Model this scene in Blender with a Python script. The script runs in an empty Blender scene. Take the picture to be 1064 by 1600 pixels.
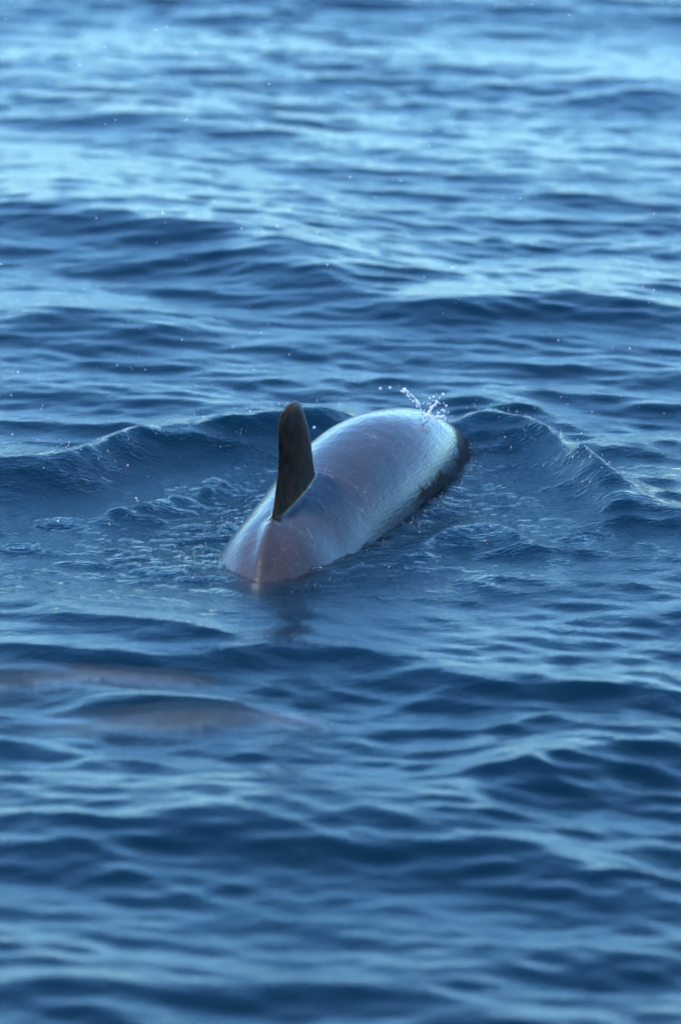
import bpy, bmesh, math, random
import numpy as np
from mathutils import Vector, Matrix

random.seed(7)
rng = np.random.default_rng(11)
R = math.radians
scn = bpy.context.scene
C = scn.collection

# ------------------------------------------------------------------ camera
PITCH = R(13.0)
DIST = 18.0
CAM_Y, CAM_Z = -DIST * math.cos(PITCH), DIST * math.sin(PITCH)
FPX = 9000.0                                   # focal length in pixels of the 1064 x 1600 photograph
cam_d = bpy.data.cameras.new('camera')
cam = bpy.data.objects.new('camera', cam_d)
C.objects.link(cam)
cam.location = (0, CAM_Y, CAM_Z)
cam.rotation_euler = (math.pi / 2 - PITCH, 0, 0)
cam_d.sensor_fit = 'VERTICAL'
cam_d.sensor_height = 36
cam_d.sensor_width = 36
cam_d.lens = 36 * FPX / 1600
cam_d.clip_start = 0.1
cam_d.clip_end = 9000
cam_d.dof.use_dof = True
cam_d.dof.focus_distance = DIST - 0.15
cam_d.dof.aperture_fstop = 2.5
scn.camera = cam

# ------------------------------------------------------------------ light
SUN_EL, SUN_AZ = R(60), R(-118)                 # azimuth measured from +Y towards +X
world = bpy.data.worlds.new('World')
scn.world = world
world.use_nodes = True
wn, wl = world.node_tree.nodes, world.node_tree.links
wn.clear()
sky = wn.new('ShaderNodeTexSky')
sky.sky_type = 'NISHITA'
sky.sun_disc = False
sky.sun_elevation = SUN_EL
sky.sun_rotation = SUN_AZ
sky.air_density = 0.85
sky.dust_density = 0.15
sky.ozone_density = 2.0
bg = wn.new('ShaderNodeBackground')
bg.inputs['Strength'].default_value = 0.14
wo = wn.new('ShaderNodeOutputWorld')
tint = wn.new('ShaderNodeMix')
tint.data_type = 'RGBA'
tint.blend_type = 'MULTIPLY'
tint.inputs[0].default_value = 1.0
tint.inputs[7].default_value = (0.61, 0.90, 1.02, 1)
dim = wn.new('ShaderNodeVectorMath')
dim.operation = 'SCALE'
dim.inputs['Scale'].default_value = 0.12
gam = wn.new('ShaderNodeGamma')
gam.inputs['Gamma'].default_value = 1.25
wl.new(sky.outputs[0], dim.inputs[0])
wl.new(dim.outputs[0], gam.inputs[0])
up = wn.new('ShaderNodeVectorMath')
up.operation = 'SCALE'
up.inputs['Scale'].default_value = 1 / 0.12
wl.new(gam.outputs[0], up.inputs[0])
wl.new(up.outputs[0], tint.inputs[6])
wl.new(tint.outputs[2], bg.inputs[0])
wl.new(bg.outputs[0], wo.inputs[0])

sun_d = bpy.data.lights.new('sun', 'SUN')
sun = bpy.data.objects.new('sun', sun_d)
C.objects.link(sun)
sun_d.energy = 1.5
sun_d.angle = R(14)
sun_d.color = (1.0, 0.97, 0.93)
sdir = Vector((math.sin(SUN_AZ) * math.cos(SUN_EL), math.cos(SUN_AZ) * math.cos(SUN_EL), math.sin(SUN_EL)))
sun.rotation_euler = sdir.to_track_quat('Z', 'Y').to_euler()
sun.location = sdir * 40

scn.view_settings.view_transform = 'Standard'
scn.view_settings.look = 'None'
scn.view_settings.gamma = 1
scn.view_settings.exposure = 1.52
scn.render.engine = 'CYCLES'
scn.cycles.max_bounces = 10
scn.cycles.transparent_max_bounces = 8
scn.cycles.volume_bounces = 0
scn.cycles.caustics_reflective = False
scn.cycles.use_denoising = True

# ------------------------------------------------------------------ helpers
def smooth(x):
    x = np.clip(x, 0, 1)
    return x * x * (3 - 2 * x)

def ground(px, py, z=0.0):
    """point of the photograph (1064 x 1600) -> x, y on the level z of the place"""
    u, v = (px - 532) / FPX, (800 - py) / FPX
    d = (u, math.cos(PITCH) + v * math.sin(PITCH), -math.sin(PITCH) + v * math.cos(PITCH))
    t = (z - CAM_Z) / d[2]
    return d[0] * t, CAM_Y + d[1] * t

def at_depth(px, py, y):
    """point of the photograph -> point of the place in the upright plane at distance y"""
    u, v = (px - 532) / FPX, (800 - py) / FPX
    d = (u, math.cos(PITCH) + v * math.sin(PITCH), -math.sin(PITCH) + v * math.cos(PITCH))
    t = (y - CAM_Y) / d[1]
    return Vector((d[0] * t, y, CAM_Z + d[2] * t))

def new_mat(name):
    m = bpy.data.materials.new(name)
    m.use_nodes = True
    m.node_tree.nodes.clear()
    n, l = m.node_tree.nodes, m.node_tree.links
    out = n.new('ShaderNodeOutputMaterial')
    return m, n, l, out

def node(n, t, **kw):
    x = n.new(t)
    for k, v in kw.items():
        if k in x.inputs.keys():
            x.inputs[k].default_value = v
        else:
            setattr(x, k, v)
    return x

# ------------------------------------------------------------------ the dolphin's place (used by the water as well)
AX = Vector((0.284, 0.959, 0)).normalized()    # heading
SIDE = Vector((AX.y, -AX.x, 0))                # to its right
A0 = Vector((-0.027, 0.0, 0))
def along(t, s, z):
    return A0 + AX * t + SIDE * s + Vector((0, 0, z))

# ------------------------------------------------------------------ the sea
def axis(dense, start_step, lo_far, hi_far, g=1.16):
    """coordinates: dense list of (from, to, step) then growing steps out to the far limits"""
    xs = []
    for a, b, st in dense:
        n = max(1, round((b - a) / st))
        xs += list(np.linspace(a, b, n, endpoint=False))
    xs.append(dense[-1][1])
    lo, st = [xs[0]], dense[0][2]
    while lo[-1] > lo_far:
        st *= g
        lo.append(lo[-1] - st)
    hi, st = [xs[-1]], dense[-1][2]
    while hi[-1] < hi_far:
        st *= g
        hi.append(hi[-1] + st)
    return np.array(lo[:0:-1] + xs + hi[1:])

gx = axis([(-2.05, 2.05, 0.008)], 0, -3000, 3000)
gy = axis([(-5.9, -1.4, 0.011), (-1.4, 1.6, 0.009), (1.6, 12.5, 0.016)], 0, -3000, 3000)
X, Y = np.meshgrid(gx, gy)
dx, dy = np.gradient(gx), np.gradient(gy)
SP = np.maximum(dx[None, :], dy[:, None])
H = np.zeros_like(X)
DX = np.zeros_like(X)
DY = np.zeros_like(X)

# distance frame of the swimming dolphin: T along the body, S across it
RX, RY = X - A0.x, Y - A0.y
T = RX * AX.x + RY * AX.y
S = RX * SIDE.x + RY * SIDE.y
near = np.exp(-((T + 0.25) / 1.1) ** 2 - (S / 0.65) ** 2) * (1 - .85 * np.exp(-((Y + 1.55) / .42) ** 2))      # churned zone
zone = .38 * np.exp(-((Y - .1) / .95) ** 4 - (X / 1.25) ** 4)
wake = np.exp(-((Y + 0.75) / 0.5) ** 2 - ((X + 0.0) / 1.3) ** 2)   # flat slick behind the tail
calm = 1 - 0.68 * np.exp(-((Y - 0.05) / 0.70) ** 4 - ((X + 0.0) / 1.0) ** 4)
calm = calm * (1 - .38 * np.exp(-((Y + 1.25) / .55) ** 2 - ((X + .1) / .8) ** 2))

def add_waves(n, lmin, lmax, slope, direction, spread, mask, chop):
    ls = np.exp(rng.uniform(math.log(lmin), math.log(lmax), n))
    for lam in ls:
        k = 2 * math.pi / lam
        th = direction + rng.normal(0, spread)
        kx, ky = k * math.sin(th), k * math.cos(th)
        a = slope * math.sqrt(2.0 / n) / k
        ph = kx * X + ky * Y + rng.uniform(0, 2 * math.pi)
        att = smooth((lam / SP - 2.5) / 4) * mask
        s, c = np.sin(ph), np.cos(ph)
        # crests a little sharper than troughs
        H[...] += a * att * (c + 0.12 * np.cos(2 * ph))
        DX[...] -= a * att * chop * s * math.sin(th)
        DY[...] -= a * att * chop * s * math.cos(th)

# patches where the wind bites and where it does not
patch = 0.72 + 0.5 * np.sin(1.3 * X + 0.9 * Y + 0.4) * np.sin(0.7 * Y - 0.8 * X + 1.9)
patch = np.clip(patch, 0.3, 1.25)
far = smooth((Y - 1.0) / 2.5)
fore = smooth((-1.3 - Y) / 1.2)
add_waves(26, 6.0, 60.0, 0.020, R(22), R(25), smooth((np.hypot(X, Y) - 3) / 14), 0.0)
add_waves(22, 1.6, 5.0, 0.022, R(20), R(18), 0.25 + 0.75 * calm, 0.5)
add_waves(60, 0.26, 0.75, 0.085, R(12), R(26), calm * (0.8 + 0.2 * patch) * (1 - .3 * far), 0.5)
add_waves(56, 0.10, 0.26, 0.105, R(12), R(32), calm * (.5 + .5 * patch) * (1 - .3 * far), 0.5)
add_waves(40, 0.05, 0.12, 0.022, R(10), R(45), (0.35 + 0.65 * calm) * patch, 0.6)
# churned ripples round the animal
add_waves(24, 0.042, 0.15, 0.14, R(38), R(22), np.maximum(near, zone), 0.3)
add_waves(24, 0.042, 0.15, 0.11, R(-20), R(22), np.maximum(near, zone), 0.3)
add_waves(20, 0.14, 0.35, 0.06, R(20), R(35), near, 0.4)

# single waves that the photograph shows: crest line (pixels), run of the near face, run of the back, height
def ridge(pts, wf, wb, A, fade=0.25, power=1.6, rough=0.0):
    g = np.array([ground(p[0], p[1], A * .45) for p in pts])
    if pts[0][1] > 900 or pts[0][1] < 600:
        A = A * .8
    o = np.argsort(g[:, 0])
    g = g[o]
    m = (X[0] > g[0, 0] - 3 * fade) & (X[0] < g[-1, 0] + 3 * fade)
    if not m.any():
        return
    cols = np.where(m)[0]
    x = gx[cols]
    # smoothed polyline, carried on past both ends
    s0 = (g[1, 1] - g[0, 1]) / (g[1, 0] - g[0, 0])
    s1 = (g[-1, 1] - g[-2, 1]) / (g[-1, 0] - g[-2, 0])
    xx = np.concatenate([[g[0, 0] - 2], g[:, 0], [g[-1, 0] + 2]])
    yy = np.concatenate([[g[0, 1] - 2 * s0 * .5], g[:, 1], [g[-1, 1] + 2 * s1 * .5]])
    yc = np.interp(x, xx, yy)
    ker = np.exp(-np.linspace(-2, 2, 41) ** 2)
    ker /= ker.sum()
    yc = np.convolve(np.pad(yc, 20, mode='edge'), ker, 'same')[20:-20]
    w = smooth((x - g[0, 0] + fade) / (2 * fade)) * smooth((g[-1, 0] + fade - x) / (2 * fade))
    if rough:
        yc = yc + rough * (np.sin(x * 19 + 1) * .5 + np.sin(x * 43) * .3 + np.sin(x * 87 + 2) * .2)
    d = Y[:, cols] - yc[None, :]
    sl = -d / wf
    front = (1 - np.clip(sl, 0, 1)) ** (power + .5) * .75 + (1 - smooth(sl)) * .25
    back = np.exp(-(np.clip(d, 0, None) / wb) ** 2)
    prof = np.where(d < 0, front, back)
    H[:, cols] += A * prof * w[None, :]

# far swell, upper left
ridge([(-60, 322), (60, 318), (120, 324), (230, 345), (370, 372), (480, 392), (600, 425)], 1.3, 1.3, 0.12, .5)
ridge([(380, 425), (470, 440), (560, 455)], .5, .5, .04, .2)
ridge([(0, 505), (110, 500), (190, 510), (300, 520)], .35, .5, .05, .2)
ridge([(640, 485), (760, 478), (900, 470), (1064, 476)], .45, .6, .06, .25)
ridge([(940, 128), (1000, 122), (1100, 126)], .7, .8, .06, .3)
ridge([(700, 622), (760, 624), (850, 640)], .25, .3, .03, .15)
ridge([(120, 160), (300, 185), (450, 190)], .6, .8, .05, .3)
# bow waves of the animal
ridge([(-80, 735), (40, 732), (100, 728), (150, 712), (190, 696), (225, 684), (260, 676), (330, 674), (400, 668), (450, 660), (520, 655), (560, 655)],
      .42, .26, .085, .15, 1.2, .012)
ridge([(700, 668), (740, 662), (785, 662), (820, 672), (860, 694), (900, 716), (930, 742), (975, 760)],
      .52, .24, .095, .14, 1.2, .014)
ridge([(930, 805), (980, 796), (1030, 800), (1100, 815)], .20, .25, .035, .12)
ridge([(640, 850), (700, 836), (745, 814), (775, 822), (830, 850)], .26, .16, .035, .10, 1.2, .01)
ridge([(150, 806), (230, 790), (300, 768), (370, 748)], .22, .24, .028, .08, 1.2, .01)
ridge([(60, 822), (100, 815), (140, 822)], .10, .10, .012, .05)
# foreground
ridge([(40, 966), (130, 968), (220, 980), (330, 992)], .20, .3, .035, .12)
ridge([(-60, 1008), (60, 1016), (200, 1028), (300, 1032), (380, 1016), (470, 1010), (560, 1020), (660, 1052)], .26, .34, .038, .2)
ridge([(120, 1086), (220, 1094), (330, 1100), (420, 1106)], .24, .2, .040, .12)
ridge([(640, 1080), (740, 1072), (850, 1075), (950, 1083), (1100, 1088)], .26, .36, .050, .15)
ridge([(760, 1130), (850, 1128), (930, 1146)], .18, .15, .030, .10)
ridge([(720, 1204), (800, 1200), (880, 1182), (960, 1162), (1100, 1160)], .46, .40, .07, .20)
ridge([(180, 1268), (300, 1275), (450, 1285), (560, 1290), (680, 1300), (800, 1320), (900, 1345)], .50, .45, .068, .35)
ridge([(-60, 1286), (20, 1290), (120, 1320), (200, 1345)], .34, .4, .035, .2)
ridge([(560, 1545), (640, 1536), (730, 1540), (800, 1560)], .35, .45, .03, .25)
ridge([(-60, 1545), (60, 1540), (160, 1556), (260, 1580)], .34, .4, .035, .2)
ridge([(930, 1445), (1000, 1440), (1100, 1450)], .3, .4, .03, .2)

# rings left by drops
for (px, py, r0, a) in ((88, 820, .05, .0022), (30, 858, .04, .002), (915, 842, .035, .002), (880, 985, .03, .0012), (756, 912, .035, .0015)):
    cx, cy = ground(px, py)
    d = np.hypot(X - cx, Y - cy)
    H += a * np.cos(d * 2 * math.pi / .032) * np.exp(-((d - r0) / .045) ** 2)

# water drawn up against the body and a shallow trough beside it
lip = np.exp(-((T - 0.15) / 0.55) ** 2)
H += 0.020 * lip * np.exp(-((np.abs(S) - 0.27) / 0.05) ** 2)
H -= 0.035 * np.exp(-((T + 0.05) / 0.55) ** 2 - (S / 0.5) ** 2)

XX, YY = X + DX, Y + DY
ny, nx = X.shape
co = np.stack([XX, YY, H], -1).reshape(-1, 3).astype(np.float32)
idx = np.arange(nx * ny, dtype=np.int32).reshape(ny, nx)
quads = np.stack([idx[:-1, :-1], idx[:-1, 1:], idx[1:, 1:], idx[1:, :-1]], -1).reshape(-1, 4)
# a skirt and a floor close the body of water
DEPTH = -14.0
ring = np.concatenate([idx[0, :], idx[1:, -1], idx[-1, -2::-1], idx[-2:0:-1, 0]])
low = co[ring].copy()
low[:, 2] = DEPTH
base = len(co)
co = np.concatenate([co, low])
nr = len(ring)
j = np.arange(nr)
jn = (j + 1) % nr
side = np.stack([ring[jn], ring[j], base + j, base + jn], -1).astype(np.int32)
quads = np.concatenate([quads, side]).astype(np.int32)
me = bpy.data.meshes.new('sea')
me.vertices.add(len(co))
me.vertices.foreach_set('co', co.ravel())
nq = len(quads)
me.loops.add(nq * 4 + nr)
me.polygons.add(nq + 1)
loops = np.concatenate([quads.ravel(), base + j[::-1]]).astype(np.int32)
me.loops.foreach_set('vertex_index', loops)
starts = np.concatenate([np.arange(nq) * 4, [nq * 4]]).astype(np.int32)
me.polygons.foreach_set('loop_start', starts)
me.polygons.foreach_set('loop_total', np.concatenate([np.full(nq, 4), [nr]]).astype(np.int32))
me.update(calc_edges=True)
sm = np.ones(nq + 1, dtype=bool)
sm[nq - nr:] = False
me.polygons.foreach_set('use_smooth', sm)
churn = np.zeros(len(co), dtype=np.float32)
churn[:nx * ny] = np.maximum(near, zone).ravel()
at = me.attributes.new('churn', 'FLOAT', 'POINT')
at.data.foreach_set('value', churn)
sea = bpy.data.objects.new('sea', me)
C.objects.link(sea)
sea['kind'] = 'structure'

def height_at(x, y):
    i = np.clip(np.searchsorted(gx, x), 1, nx - 1)
    k = np.clip(np.searchsorted(gy, y), 1, ny - 1)
    return float(H[k, i])

m, n, l, out = new_mat('sea_water')
tc = n.new('ShaderNodeTexCoord')
mp1 = node(n, 'ShaderNodeMapping')
mp1.inputs['Scale'].default_value = (1.0, 1.5, 1.0)
mp1.inputs['Rotation'].default_value = (0, 0, R(-20))
l.new(tc.outputs['Object'], mp1.inputs[0])
n1 = node(n, 'ShaderNodeTexNoise', Scale=22.0, Detail=3.0, Roughness=0.55)
n2 = node(n, 'ShaderNodeTexNoise', Scale=52.0, Detail=4.0, Roughness=0.55, Distortion=0.6)
l.new(mp1.outputs[0], n1.inputs['Vector'])
l.new(mp1.outputs[0], n2.inputs['Vector'])
att = n.new('ShaderNodeAttribute')
att.attribute_name = 'churn'
ms = node(n, 'ShaderNodeMath', operation='MULTIPLY_ADD')
l.new(att.outputs['Fac'], ms.inputs[0])
ms.inputs[1].default_value = 0.9
ms.inputs[2].default_value = 0.12
mm = node(n, 'ShaderNodeMath', operation='MULTIPLY')
l.new(n2.outputs[0], mm.inputs[0])
l.new(ms.outputs[0], mm.inputs[1])
b1 = node(n, 'ShaderNodeBump', Strength=1.0, Distance=0.0022)
b2 = node(n, 'ShaderNodeBump', Strength=1.0, Distance=0.013)
l.new(n1.outputs[0], b1.inputs['Height'])
l.new(mm.outputs[0], b2.inputs['Height'])
l.new(b1.outputs[0], b2.inputs['Normal'])
fr = node(n, 'ShaderNodeFresnel', IOR=1.34)
l.new(b2.outputs[0], fr.inputs['Normal'])
gl = node(n, 'ShaderNodeBsdfGlossy', Roughness=0.0)
gl.inputs['Color'].default_value = (1, 1, 1, 1)
l.new(b2.outputs[0], gl.inputs['Normal'])
tr = n.new('ShaderNodeBsdfTransparent')
mx = n.new('ShaderNodeMixShader')
l.new(fr.outputs[0], mx.inputs[0])
rf = node(n, 'ShaderNodeBsdfRefraction', Roughness=0.0, IOR=1.33)
l.new(b2.outputs[0], rf.inputs['Normal'])
mt = n.new('ShaderNodeMixShader')
mt.inputs[0].default_value = 0.6
l.new(tr.outputs[0], mt.inputs[1])
l.new(rf.outputs[0], mt.inputs[2])
l.new(mt.outputs[0], mx.inputs[1])
l.new(gl.outputs[0], mx.inputs[2])
l.new(mx.outputs[0], out.inputs['Surface'])
vs = node(n, 'ShaderNodeVolumeScatter', Density=9.0)
vs.inputs['Color'].default_value = (0.001, 0.120, 0.235, 1)
va = node(n, 'ShaderNodeVolumeAbsorption', Density=9.0)
va.inputs['Color'].default_value = (0.0, 0.5, 0.70, 1)
ad = n.new('ShaderNodeAddShader')
l.new(vs.outputs[0], ad.inputs[0])
l.new(va.outputs[0], ad.inputs[1])
l.new(ad.outputs[0], out.inputs['Volume'])
me.materials.append(m)

# ------------------------------------------------------------------ dolphins
def skin_material(name, pale=0.0):
    m, n, l, out = new_mat(name)
    tc = n.new('ShaderNodeTexCoord')
    pr = n.new('ShaderNodeBsdfPrincipled')
    big = node(n, 'ShaderNodeTexNoise', Scale=2.6, Detail=3.0, Roughness=0.55)
    l.new(tc.outputs['Object'], big.inputs['Vector'])
    rp = n.new('ShaderNodeValToRGB')
    rp.color_ramp.elements[0].position = 0.40
    rp.color_ramp.elements[0].color = (0.040, 0.043, 0.049, 1) if not pale else (.085, .105, .125, 1)
    rp.color_ramp.elements[1].position = 0.62
    rp.color_ramp.elements[1].color = (0.050, 0.039, 0.038, 1) if not pale else (.11, .118, .125, 1)
    l.new(big.outputs[0], rp.inputs[0])
    fine = node(n, 'ShaderNodeTexNoise', Scale=24.0, Detail=5.0, Roughness=0.65)
    l.new(tc.outputs['Object'], fine.inputs['Vector'])
    mxf = node(n, 'ShaderNodeMix', data_type='RGBA', blend_type='MULTIPLY')
    mxf.inputs[0].default_value = 0.55
    fr_ = n.new('ShaderNodeValToRGB')
    fr_.color_ramp.elements[0].position = 0.30
    fr_.color_ramp.elements[0].color = (0.55, 0.55, 0.58, 1)
    fr_.color_ramp.elements[1].position = 0.68
    fr_.color_ramp.elements[1].color = (1.35, 1.35, 1.35, 1)
    l.new(fine.outputs[0], fr_.inputs[0])
    l.new(rp.outputs[0], mxf.inputs[6])
    l.new(fr_.outputs[0], mxf.inputs[7])
    # thin pale scars: places where a stretched noise crosses its middle value
    col = mxf.outputs[2]
    for (rot, sc, wd, amt, stretch) in (((0, .2, .5), 3.0, 0.0081, 0.65, (1, 6, 2)), ((.3, 0, 2.1), 3.4, 0.0063, 0.51, (1, 7, 2)), ((.2, .9, 1.2), 2.6, 0.0054, 0.54, (5, 1, 2))):
        mp = n.new('ShaderNodeMapping')
        mp.inputs['Rotation'].default_value = rot
        mp.inputs['Scale'].default_value = stretch
        l.new(tc.outputs['Object'], mp.inputs[0])
        nz = node(n, 'ShaderNodeTexNoise', Scale=sc, Detail=1.5, Roughness=0.4)
        l.new(mp.outputs[0], nz.inputs['Vector'])
        su = node(n, 'ShaderNodeMath', operation='SUBTRACT')
        su.inputs[1].default_value = 0.5
        l.new(nz.outputs[0], su.inputs[0])
        ab = node(n, 'ShaderNodeMath', operation='ABSOLUTE')
        l.new(su.outputs[0], ab.inputs[0])
        mr = node(n, 'ShaderNodeMapRange')
        mr.inputs['From Min'].default_value = 0
        mr.inputs['From Max'].default_value = wd
        mr.inputs['To Min'].default_value = amt
        mr.inputs['To Max'].default_value = 0
        l.new(ab.outputs[0], mr.inputs[0])
        br = node(n, 'ShaderNodeTexNoise', Scale=9.0, Detail=1.0)
        l.new(tc.outputs['Object'], br.inputs['Vector'])
        g_ = node(n, 'ShaderNodeMapRange')
        g_.inputs['From Min'].default_value = 0.5
        g_.inputs['From Max'].default_value = 0.6
        l.new(br.outputs[0], g_.inputs[0])
        mu = node(n, 'ShaderNodeMath', operation='MULTIPLY')
        l.new(mr.outputs[0], mu.inputs[0])
        l.new(g_.outputs[0], mu.inputs[1])
        mc = node(n, 'ShaderNodeMix', data_type='RGBA')
        l.new(mu.outputs[0], mc.inputs[0])
        l.new(col, mc.inputs[6])
        mc.inputs[7].default_value = (0.26, 0.24, 0.24, 1)
        col = mc.outputs[2]
    # brown keel behind the fin, near-black fin, both painted into the skin as attributes; fin also holds a painted water reflection, edge a painted sky reflection
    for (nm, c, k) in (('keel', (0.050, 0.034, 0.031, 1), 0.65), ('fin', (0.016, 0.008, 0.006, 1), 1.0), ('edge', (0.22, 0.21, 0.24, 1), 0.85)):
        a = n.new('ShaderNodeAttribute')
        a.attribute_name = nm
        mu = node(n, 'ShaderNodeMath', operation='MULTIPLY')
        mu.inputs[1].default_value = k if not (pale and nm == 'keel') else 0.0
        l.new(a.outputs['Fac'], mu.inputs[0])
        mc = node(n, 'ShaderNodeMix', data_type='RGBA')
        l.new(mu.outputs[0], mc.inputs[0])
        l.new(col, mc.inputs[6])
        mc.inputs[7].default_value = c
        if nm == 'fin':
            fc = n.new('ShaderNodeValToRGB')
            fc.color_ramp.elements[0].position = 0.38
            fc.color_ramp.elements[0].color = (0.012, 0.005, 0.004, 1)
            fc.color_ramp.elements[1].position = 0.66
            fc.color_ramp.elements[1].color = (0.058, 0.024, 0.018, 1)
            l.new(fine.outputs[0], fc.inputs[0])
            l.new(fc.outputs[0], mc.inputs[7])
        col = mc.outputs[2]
    l.new(col, pr.inputs['Base Color'])
    # wrinkles and the film of water running off
    mp = n.new('ShaderNodeMapping')
    mp.inputs['Rotation'].default_value = (0, 0, R(22))
    mp.inputs['Scale'].default_value = (20, 2.6, 20)
    l.new(tc.outputs['Object'], mp.inputs[0])
    w1 = node(n, 'ShaderNodeTexNoise', Scale=6.0, Detail=4.0, Roughness=0.6)
    l.new(mp.outputs[0], w1.inputs['Vector'])
    w2 = node(n, 'ShaderNodeTexNoise', Scale=60.0, Detail=3.0, Roughness=0.6)
    l.new(tc.outputs['Object'], w2.inputs['Vector'])
    bb1 = node(n, 'ShaderNodeBump', Strength=0.7, Distance=0.0035)
    bb2 = node(n, 'ShaderNodeBump', Strength=0.6, Distance=0.003)
    w0 = node(n, 'ShaderNodeTexNoise', Scale=7.0, Detail=2.0, Roughness=0.5)
    l.new(tc.outputs['Object'], w0.inputs['Vector'])
    bb0 = node(n, 'ShaderNodeBump', Strength=0.35, Distance=0.012)
    l.new(w0.outputs[0], bb0.inputs['Height'])
    l.new(bb0.outputs[0], bb1.inputs['Normal'])
    l.new(w1.outputs[0], bb1.inputs['Height'])
    l.new(w2.outputs[0], bb2.inputs['Height'])
    l.new(bb1.outputs[0], bb2.inputs['Normal'])
    l.new(bb2.outputs[0], pr.inputs['Normal'])
    af = n.new('ShaderNodeAttribute')
    af.attribute_name = 'fin'
    for b_, hi_ in ((bb1, .5), (bb2, .5)):
        q_ = node(n, 'ShaderNodeMapRange')
        q_.inputs['To Min'].default_value = hi_
        q_.inputs['To Max'].default_value = hi_ * .3
        l.new(af.outputs['Fac'], q_.inputs[0])
        l.new(q_.outputs[0], b_.inputs['Strength'])
    pr.inputs['Roughness'].default_value = 0.42
    pr.inputs['IOR'].default_value = 1.42
    pr.inputs['Coat Weight'].default_value = 1.0
    pr.inputs['Coat Roughness'].default_value = 0.06
    pr.inputs['Coat IOR'].default_value = 1.36
    l.new(bb1.outputs[0], pr.inputs['Coat Normal'])
    cw = node(n, 'ShaderNodeMapRange')
    cw.inputs['To Min'].default_value = 1.0
    cw.inputs['To Max'].default_value = 0.03
    l.new(af.outputs['Fac'], cw.inputs[0])
    l.new(cw.outputs[0], pr.inputs['Coat Weight'])
    sw = node(n, 'ShaderNodeMapRange')
    sw.inputs['To Min'].default_value = 0.3
    sw.inputs['To Max'].default_value = 0.04
    l.new(af.outputs['Fac'], sw.inputs[0])
    l.new(sw.outputs[0], pr.inputs['Specular IOR Level'])
    l.new(pr.outputs[0], out.inputs['Surface'])
    return m

skin = skin_material('wet_dolphin_skin')
pale_skin = skin_material('pale_grey_dolphin_skin', .09)
m, n, l, out = new_mat('dolphin_eye')
pr = node(n, 'ShaderNodeBsdfPrincipled', Roughness=0.05)
pr.inputs['Base Color'].default_value = (0.01, 0.008, 0.006, 1)
l.new(pr.outputs[0], out.inputs['Surface'])
eye_mat = m

def interp(tab, t, col):
    a = np.array(tab)
    ts = a[:, 0]
    # Catmull-Rom through the table
    i = int(np.clip(np.searchsorted(ts, t) - 1, 0, len(ts) - 2))
    p1, p2 = a[i, col], a[i + 1, col]
    h = ts[i + 1] - ts[i]
    m1 = (a[i + 1, col] - a[max(i - 1, 0), col]) / (ts[i + 1] - ts[max(i - 1, 0)])
    i2 = min(i + 2, len(ts) - 1)
    m2 = (a[i2, col] - a[i, col]) / (ts[i2] - ts[i])
    u = (t - ts[i]) / h
    return ((2*u**3 - 3*u**2 + 1) * p1 + (u**3 - 2*u**2 + u) * h * m1 + (-2*u**3 + 3*u**2) * p2 + (u**3 - u**2) * h * m2)

# t, top of the back, half width, height of the section, keel sharpness
ARCHED = [(-1.86, -0.56, .022, .05, .3), (-1.68, -0.46, .030, .10, .5), (-1.45, -0.42, .060, .17, .4), (-1.2, -0.26, .110, .25, .5),
          (-1.0, -0.07, .155, .33, .7), (-.84, .040, .185, .40, .6), (-.68, .098, .218, .43, .5), (-.45, .133, .232, .46, .4), (-.2, .165, .232, .50, .15),
          (.12, .202, .245, .52, .0), (.42, .214, .250, .52, 0), (.68, .190, .245, .51, 0), (.9, .148, .230, .48, 0),
          (1.1, .065, .200, .42, 0), (1.28, -.08, .160, .34, 0), (1.40, -.19, .110, .23, 0), (1.46, -.29, .03, .06, 0)]

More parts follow.
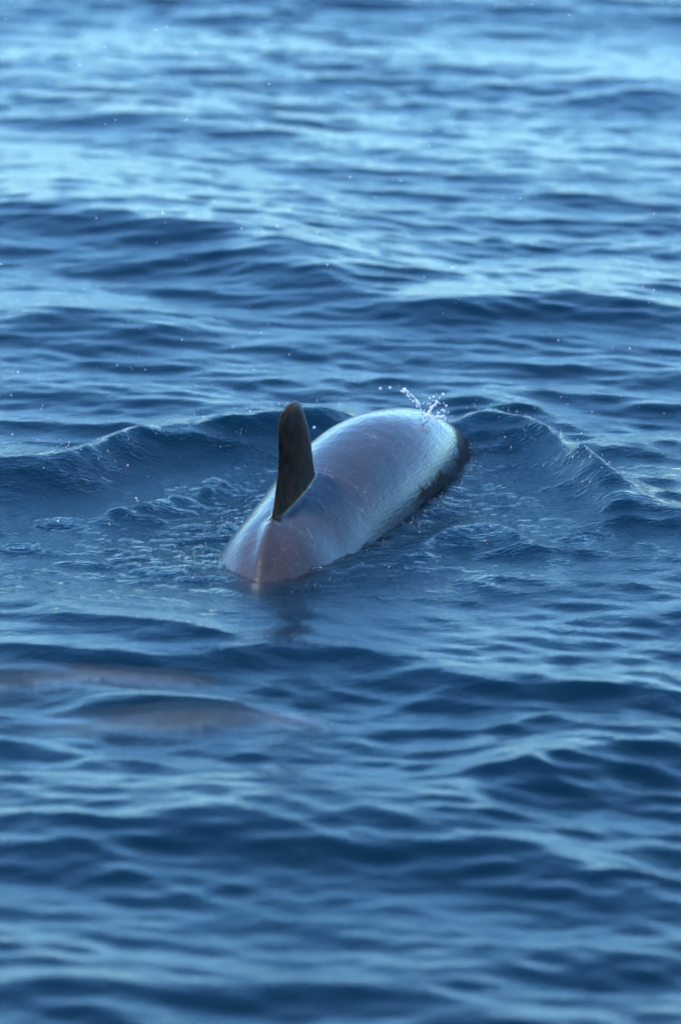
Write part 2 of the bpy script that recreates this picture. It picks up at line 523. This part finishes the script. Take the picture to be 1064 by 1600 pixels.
def body_mesh(tab, fin_base, fin_rows, name, voxel, bend=0.0):
    """one skin: trunk, dorsal fin, flukes and flippers fused; local axes: y forward, x right, z up"""
    bm = bmesh.new()
    NS, NR = 90, 72
    t0, t1 = tab[0][0], tab[-1][0]
    rings = []
    for i in range(NS + 1):
        t = t0 + (t1 - t0) * i / NS
        zt, w, hh, kk = (interp(tab, t, c) for c in (1, 2, 3, 4))
        w, hh = max(w, .012), max(hh, .025)
        kk = min(max(kk, 0), 1)
        zc = zt - hh * .52
        row = []
        for q in range(NR):
            a = 2 * math.pi * q / NR
            cx, cz = math.sin(a), math.cos(a)
            if cz > 0:
                # the keel pinches the upper half to a ridge
                x = w * math.copysign(abs(cx) ** (1 + .15 * kk), cx) * (1 - kk * .30 * cz ** 1.3 * (1 - cz ** 6))
                z = hh * .52 * (cz ** (1 + .35 * kk))
            else:
                x = w * cx
                z = hh * .48 * cz
            if cz > 0:
                z += .022 * math.exp(-(x / .026) ** 2) * float(smooth((-.56 - t) / .12)) * float(smooth((t + 1.0) / .18))
            row.append(bm.verts.new((x, t, zc + z)))
        rings.append(row)
    for a, b in zip(rings, rings[1:]):
        for q in range(NR):
            bm.faces.new((a[q], a[(q + 1) % NR], b[(q + 1) % NR], b[q]))
    bm.faces.new(rings[0])
    bm.faces.new(rings[-1][::-1])

    def blade(rows, thick_dir, flip=False):
        """rows: (lead point, trail point, thickness)"""
        K = 12
        rr = []
        for ld, tr_, th in rows:
            ld, tr_ = Vector(ld), Vector(tr_)
            row = []
            for q in range(2 * K):
                u = q / K if q <= K else 2 - q / K
                s = 1 if q <= K else -1
                th_u = th * 1.9 * (math.sqrt(max(u, 0)) * (1 - u) ** .8) if 0 < u < 1 else 0
                th_u += .003 * math.sin(math.pi * min(1, max(0, u)))
                row.append(bm.verts.new(ld.lerp(tr_, u) + Vector(thick_dir) * s * th_u))
            rr.append(row)
        for a, b in zip(rr, rr[1:]):
            for q in range(2 * K):
                bm.faces.new((a[q], a[(q + 1) % (2 * K)], b[(q + 1) % (2 * K)], b[q]))
        bm.faces.new(rr[0])
        bm.faces.new(rr[-1][::-1])
    blade(fin_rows, (1, 0, 0))
    # flukes
    tz, ty = tab[0][1] - .03, tab[0][0]
    for s in (-1, 1):
        blade([((0, ty + .14, tz), (0, ty - .02, tz), .016), ((s * .10, ty + .08, tz), (s * .10, ty - .06, tz), .014),
               ((s * .22, ty - .02, tz), (s * .20, ty - .10, tz), .010), ((s * .32, ty - .14, tz), (s * .30, ty - .17, tz), .006)], (0, 0, 1))
        # flippers
        fy, fz, fx = tab[-5][0] + .05, interp(tab, .85, 1) - .34, .15
        blade([((s * fx, fy, fz), (s * fx, fy - .16, fz), .02), ((s * (fx + .14), fy - .05, fz - .06), (s * (fx + .12), fy - .20, fz - .06), .016),
               ((s * (fx + .26), fy - .20, fz - .11), (s * (fx + .23), fy - .29, fz - .11), .012), ((s * (fx + .31), fy - .33, fz - .14), (s * (fx + .30), fy - .36, fz - .14), .006)], (0, 0, 1))
    for v in bm.verts:
        v.co.x += .10 * min(0, v.co.y + .45) ** 2 + bend * max(0, -.55 - v.co.y)
    bmesh.ops.recalc_face_normals(bm, faces=bm.faces)
    raw = bpy.data.meshes.new('raw')
    bm.to_mesh(raw)
    bm.free()
    tmp = bpy.data.objects.new('raw', raw)
    C.objects.link(tmp)
    rm = tmp.modifiers.new('r', 'REMESH')
    rm.mode = 'VOXEL'
    rm.voxel_size = voxel
    rm.use_smooth_shade = True
    sm_ = tmp.modifiers.new('s', 'SMOOTH')
    sm_.factor = 0.5
    sm_.iterations = 9 if voxel < .008 else 4
    dg = bpy.context.evaluated_depsgraph_get()
    res = bpy.data.meshes.new_from_object(tmp.evaluated_get(dg))
    bpy.data.objects.remove(tmp)
    bpy.data.meshes.remove(raw)
    res.name = name
    nv = len(res.vertices)
    P = np.empty(nv * 3, dtype=np.float32)
    res.vertices.foreach_get('co', P)
    P = P.reshape(-1, 3)
    zt = np.array([interp(tab, float(min(max(t, t0), t1)), 1) for t in np.linspace(t0 - .3, t1 + .3, 400)])
    top = np.interp(P[:, 1], np.linspace(t0 - .3, t1 + .3, 400), zt)
    fin_zone = (P[:, 1] > fin_base[0] - .12) & (P[:, 1] < fin_base[1] + .02)
    up = P[:, 2] - top
    u = (P[:, 1] - fin_base[0]) / (fin_base[1] - fin_base[0])
    finness = smooth((up + .002 - .05 * smooth((-.64 - P[:, 1]) / .06)) / .012) * fin_zone
    # outline of the fin (leading and trailing line at each height)
    rows = [(Vector(a), Vector(b)) for a, b, _ in fin_rows]
    zz = np.array([(a.z + b.z) / 2 for a, b in rows])
    lead = np.interp(P[:, 2], zz, [a.y for a, b in rows])
    trail = np.interp(P[:, 2], zz, [b.y for a, b in rows])
    ed = smooth(1 - (lead - P[:, 1]) / .065) + .8 * smooth(1 - (P[:, 1] - trail) / .012)
    tip = smooth((P[:, 2] - (zz[-1] - .022)) / .015)
    edge = np.clip(np.minimum(ed, 1) * (1 - .5 * tip), 0, 1) * smooth((up - .03) / .02) * (finness > .5)  # sky light painted pale along the fin's leading and trailing lines
    keel = smooth(1 - (P[:, 1] + .30) / -.30) * 0
    keel = smooth((-.60 - P[:, 1]) / .22) * smooth(1 - (-up) / .22)
    keel = np.clip(keel + .35 * np.exp(-((P[:, 1] - .22) / .22) ** 2 - ((P[:, 0] - .03) / .09) ** 2), 0, 1)
    # dark water reflection painted low on the side, with a torn upper border
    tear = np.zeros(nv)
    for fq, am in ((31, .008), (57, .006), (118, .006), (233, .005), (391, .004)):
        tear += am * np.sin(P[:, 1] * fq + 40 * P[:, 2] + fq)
    flank_reflection = smooth((-up - .165 + tear + .45 * np.clip(P[:, 1] - .62, 0, .3)) / .014) * smooth((P[:, 1] - .05) / .2) * 1.0
    finness = np.maximum(finness, .8 * flank_reflection)  # the fin mask also darkens the side for the painted reflection
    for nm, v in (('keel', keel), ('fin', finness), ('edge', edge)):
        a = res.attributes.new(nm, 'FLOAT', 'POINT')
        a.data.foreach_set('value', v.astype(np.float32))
    res.polygons.foreach_set('use_smooth', np.ones(len(res.polygons), dtype=bool))
    res.materials.clear()
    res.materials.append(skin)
    return res

# dorsal fin: leading point, trailing point, thickness
FIN = [((0, -.12, .06), (0, -.80, .02), .036),
       ((0, -.185, .158), (0, -.71, .098), .029),
       ((0, -.205, .21), (0, -.640, .165), .024),
       ((0, -.235, .29), (0, -.585, .250), .021),
       ((0, -.270, .345), (0, -.572, .320), .019),
       ((0, -.310, .395), (0, -.578, .370), .017),
       ((0, -.345, .422), (0, -.575, .398), .014),
       ((0, -.390, .438), (0, -.545, .422), .010)]
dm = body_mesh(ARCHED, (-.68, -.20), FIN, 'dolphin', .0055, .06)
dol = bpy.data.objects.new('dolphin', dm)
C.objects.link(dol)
dol.location = A0
dol.rotation_euler = (0, 0, -math.atan2(AX.x, AX.y))
dol['label'] = 'grey scarred dolphin arching its wet back and tall dark fin out of the water'
dol['category'] = 'dolphin'
dol['group'] = 'dolphins'

def add_eyes(o):
    for s in (-1, 1):
        bm = bmesh.new()
        bmesh.ops.create_uvsphere(bm, u_segments=12, v_segments=8, radius=.014)
        e = bpy.data.meshes.new('eye')
        bm.to_mesh(e)
        bm.free()
        e.materials.append(eye_mat)
        eo = bpy.data.objects.new('eye', e)
        C.objects.link(eo)
        eo.parent = o
        eo.location = (s * .150, 1.27, -.27)
add_eyes(dol)

# two more just under the surface, rolled on their sides
STRAIGHT = [(t, z * .35 - .02, w, h, k) for t, z, w, h, k in ARCHED]
FIN2 = [((0, a[1], a[2] * .85 - .08), (0, b[1], b[2] * .85 - .08), th) for a, b, th in FIN]
dm2 = body_mesh(STRAIGHT, (-.68, -.20), FIN2, 'dolphin', .012)
dm2.materials[0] = pale_skin
def under(px, py, z, t, yaw, nose_up, roll, label, sc=1.0):
    """puts the point t of the back at the given spot and depth"""
    o = bpy.data.objects.new('dolphin', dm2)
    C.objects.link(o)
    x, y = ground(px, py, z)
    zt = interp(STRAIGHT, t, 1)
    Mr = Matrix.Rotation(yaw, 4, 'Z') @ Matrix.Rotation(nose_up, 4, 'X') @ Matrix.Rotation(roll, 4, 'Y')
    o.matrix_world = Matrix.Translation((x, y, z)) @ Mr @ Matrix.Scale(sc, 4) @ Matrix.Translation((0, -t, -zt))
    o['label'] = label
    o['category'] = 'dolphin'
    o['group'] = 'dolphins'
    return o
under(85, 1046, -.006, 1.0, R(-96), R(13), R(-8), 'submerged grey dolphin at the left edge, the upper of the two pale shapes under water')
under(235, 1118, -.004, 1.0, R(-92), R(14), R(6), 'submerged grey dolphin with a pale tip, the lower of the two shapes under water')

# ------------------------------------------------------------------ splash and spray
m, n, l, out = new_mat('white_water_drops')
pr = node(n, 'ShaderNodeBsdfPrincipled', Roughness=0.12, IOR=1.33)
pr.inputs['Base Color'].default_value = (0.9, 0.93, 0.96, 1)
tl = node(n, 'ShaderNodeBsdfTranslucent')
tl.inputs['Color'].default_value = (0.9, 0.95, 1, 1)
mx = node(n, 'ShaderNodeMixShader')
mx.inputs[0].default_value = 0.55
l.new(pr.outputs[0], mx.inputs[1])
l.new(tl.outputs[0], mx.inputs[2])
l.new(mx.outputs[0], out.inputs['Surface'])
drop_mat = m

def drop_mesh(sub=1, seed=0):
    r = random.Random(seed)
    bm = bmesh.new()
    bmesh.ops.create_icosphere(bm, subdivisions=sub, radius=1)
    for v in bm.verts:
        v.co *= 1 + r.uniform(-.14, .14)
    e = bpy.data.meshes.new('droplet')
    bm.to_mesh(e)
    bm.free()
    for p in e.polygons:
        p.use_smooth = True
    e.materials.append(drop_mat)
    return e
DROPS = [drop_mesh(2, i) for i in range(4)]

def ico():
    bm = bmesh.new()
    bmesh.ops.create_icosphere(bm, subdivisions=1, radius=1)
    v = np.array([x.co[:] for x in bm.verts])
    f = [[x.index for x in fc.verts] for fc in bm.faces]
    bm.free()
    return v, f
IV, IF = ico()
def blob_mesh(name, pts):
    vs_, fs = [], []
    for (p, r) in pts:
        b = len(vs_)
        sx = 1 + random.uniform(-.2, .2)
        for v in IV:
            vs_.append((p[0] + v[0] * r * sx, p[1] + v[1] * r, p[2] + v[2] * r / sx))
        for f in IF:
            fs.append([b + i for i in f])
    e = bpy.data.meshes.new(name)
    e.from_pydata(vs_, [], fs)
    for p in e.polygons:
        p.use_smooth = True
    e.materials.append(drop_mat)
    return e

SY = 0.62
sp = bpy.data.objects.new('splash', None)
C.objects.link(sp)
bx = at_depth(672, 665, SY)
sp.location = bx
sp['label'] = 'small white splash of drops thrown up behind the dolphin head'
sp['category'] = 'splash'
def part(px, py, dpx, y=None):
    p = at_depth(px, py, y if y is not None else SY + random.uniform(-.08, .08))
    o = bpy.data.objects.new('droplet', random.choice(DROPS))
    C.objects.link(o)
    o.parent = sp
    o.location = p - bx
    r = dpx * .5 * (DIST + .6) / FPX
    o.scale = (r * random.uniform(.85, 1.1), r, r * random.uniform(.85, 1.15))
    o.rotation_euler = (random.random() * 3, random.random() * 3, 0)
for a in [(594, 607, 5), (609, 606, 4.5), (632, 609, 6), (630, 612, 4), (627, 611, 3), (637, 613, 4.5), (642, 617, 3.5), (646, 620, 3.5), (650, 625, 3.5), (652, 628, 6), (655, 634, 5),
          (657, 640, 3), (682, 628, 6), (680, 632, 4), (674, 637, 6), (671, 643, 6), (669, 649, 6), (673, 651, 5), (668, 654, 4), (677, 620, 3.5), (692, 616, 5), (697, 634, 4), (671, 622, 3.5),
          (684, 651, 5.5), (688, 652, 6), (692, 650, 5), (681, 652, 4), (660, 647, 4), (664, 652, 4), (695, 657, 3), (690, 641, 3), (686, 645, 3), (700, 644, 2.5), (663, 641, 2.5)]:
    part(*a)
# two torn strands of water that link the drops
def strand(pts, rad, seed):
    r_ = random.Random(seed)
    vs_, fs = [], []
    K, M = 7, len(pts) * 5
    P_ = [at_depth(a, b, SY) - bx for a, b in pts]
    for i in range(M + 1):
        u = i / M * (len(P_) - 1)
        k = min(int(u), len(P_) - 2)
        c = P_[k].lerp(P_[k + 1], u - k) + Vector((r_.gauss(0, .0012), 0, r_.gauss(0, .0012)))
        rr = rad * (0.35 + 0.9 * r_.random()) * (1 - .5 * abs(2 * i / M - 1)) if 0 < i < M else 1e-4
        for q in range(K):
            a = 2 * math.pi * q / K
            w = rr * (1 + r_.uniform(-.3, .3))
            vs_.append((c.x + w * math.cos(a), c.y + w * math.sin(a), c.z + w * .5 * math.sin(a + 1)))
    for i in range(M):
        for q in range(K):
            fs.append((i * K + q, i * K + (q + 1) % K, (i + 1) * K + (q + 1) % K, (i + 1) * K + q))
    e = bpy.data.meshes.new('water_strand')
    e.from_pydata(vs_, [], fs)
    for p in e.polygons:
        p.use_smooth = True
    e.materials.append(drop_mat)
    o = bpy.data.objects.new('water_strand', e)
    C.objects.link(o)
    o.parent = sp
strand([(629, 609), (638, 613), (646, 620), (652, 628), (656, 637)], .0042, 1)
strand([(683, 627), (675, 636), (670, 646), (669, 656), (666, 664)], .0060, 2)
strand([(676, 655), (684, 652), (693, 651), (698, 657)], .0050, 3)
# finer drops of the same splash, joined
fine_pts = []
for k in range(130):
    t = random.random()
    if t < .35:
        u = random.random()
        px, py = 630 + 28 * u, 609 + 32 * u + random.gauss(0, 2)
    else:
        px, py = 678 + random.gauss(0, 10), 662 - abs(random.gauss(0, 20))
    fine_pts.append((at_depth(px, py, SY + random.uniform(-.1, .1)) - bx, random.uniform(.0012, .0030)))
fo = bpy.data.objects.new('fine_drops', blob_mesh('fine_drops', fine_pts))
C.objects.link(fo)
fo.parent = sp
fo['kind'] = 'stuff'

# a few drops that can be told apart
def lone(px, py, y, dpx, label, on_water=False):
    if on_water:
        gx_, gy_ = ground(px, py)
        p = Vector((gx_, gy_, height_at(gx_, gy_) + .004))
    else:
        p = at_depth(px, py, y)
    o = bpy.data.objects.new('water_drop', random.choice(DROPS))
    C.objects.link(o)
    o.location = p
    r = dpx * .5 * DIST / FPX
    o.scale = (r, r, r)
    o['label'] = label
    o['category'] = 'water drop'
    o['group'] = 'single water drops'
lone(1013, 1095, -2.2, 5, 'pale round water drop falling in front of the dark wave at the right edge')
lone(91, 815, -.15, 4, 'bright water drop bouncing above the ring ripple on the left')
lone(914, 838, -.1, 4, 'white drop just above the small dark dimple right of the dolphin')
lone(491, 668, -.3, 5, 'bright round drop just right of the fin, below its tip')
lone(215, 783, .1, 5, 'bright bead on the rippled water left of the dolphin')

# spray: hundreds of tiny specks hanging in the air round the animal
pts = []
for k in range(360):
    px, py = random.uniform(-150, 1214), random.uniform(-60, 700)
    y = random.uniform(-.9, 1.0)
    p = at_depth(px, py, y)
    if p.z < .12:
        continue
    r = .0009 + .0016 * random.random() ** 3
    pts.append((p, r))
for k in range(80):
    # flecks above the bow waves
    if random.random() < .5:
        px, py = random.uniform(40, 540), 0
        py = np.interp(px, [40, 150, 225, 260, 400, 540], [745, 725, 700, 690, 685, 665]) + abs(random.gauss(0, 25)) - 12
    else:
        px = random.uniform(700, 1000)
        py = np.interp(px, [700, 785, 860, 930, 1000], [675, 675, 705, 755, 780]) + abs(random.gauss(0, 25)) - 14
    x_, y_ = ground(px, py)
    pts.append((Vector((x_, y_, height_at(x_, y_) + abs(random.gauss(0, .02)) + .002)), random.uniform(.0008, .0020)))
for k in range(110):
    t = random.uniform(-1.0, .8)
    sd = random.choice((-1, 1)) * (interp(ARCHED, t, 2) + abs(random.gauss(.03, .04)))
    p = along(t, sd, 0)
    pts.append((Vector((p.x, p.y, height_at(p.x, p.y) + .002)), random.uniform(.0006, .0015)))
for (px, py, d_) in ((250, 672, 6), (256, 673, 5), (244, 678, 4), (261, 681, 4), (240, 674, 3), (268, 676, 2.5), (345, 676, 3.5), (376, 677, 4), (384, 674, 3), (200, 727, 3), (180, 721, 2.5),
                     (885, 705, 4), (902, 714, 4.5), (896, 708, 3), (918, 722, 3), (806, 678, 3), (822, 672, 2.5), (798, 699, 3), (921, 753, 3), (566, 648, 4.5), (20, 679, 3), (213, 778, 3)):
    x_, y_ = ground(px, py, .03)
    pts.append((at_depth(px, py, y_), d_ * .5 * DIST / FPX))
so = bpy.data.objects.new('water_spray', blob_mesh('water_spray', pts))
C.objects.link(so)
so['kind'] = 'stuff'
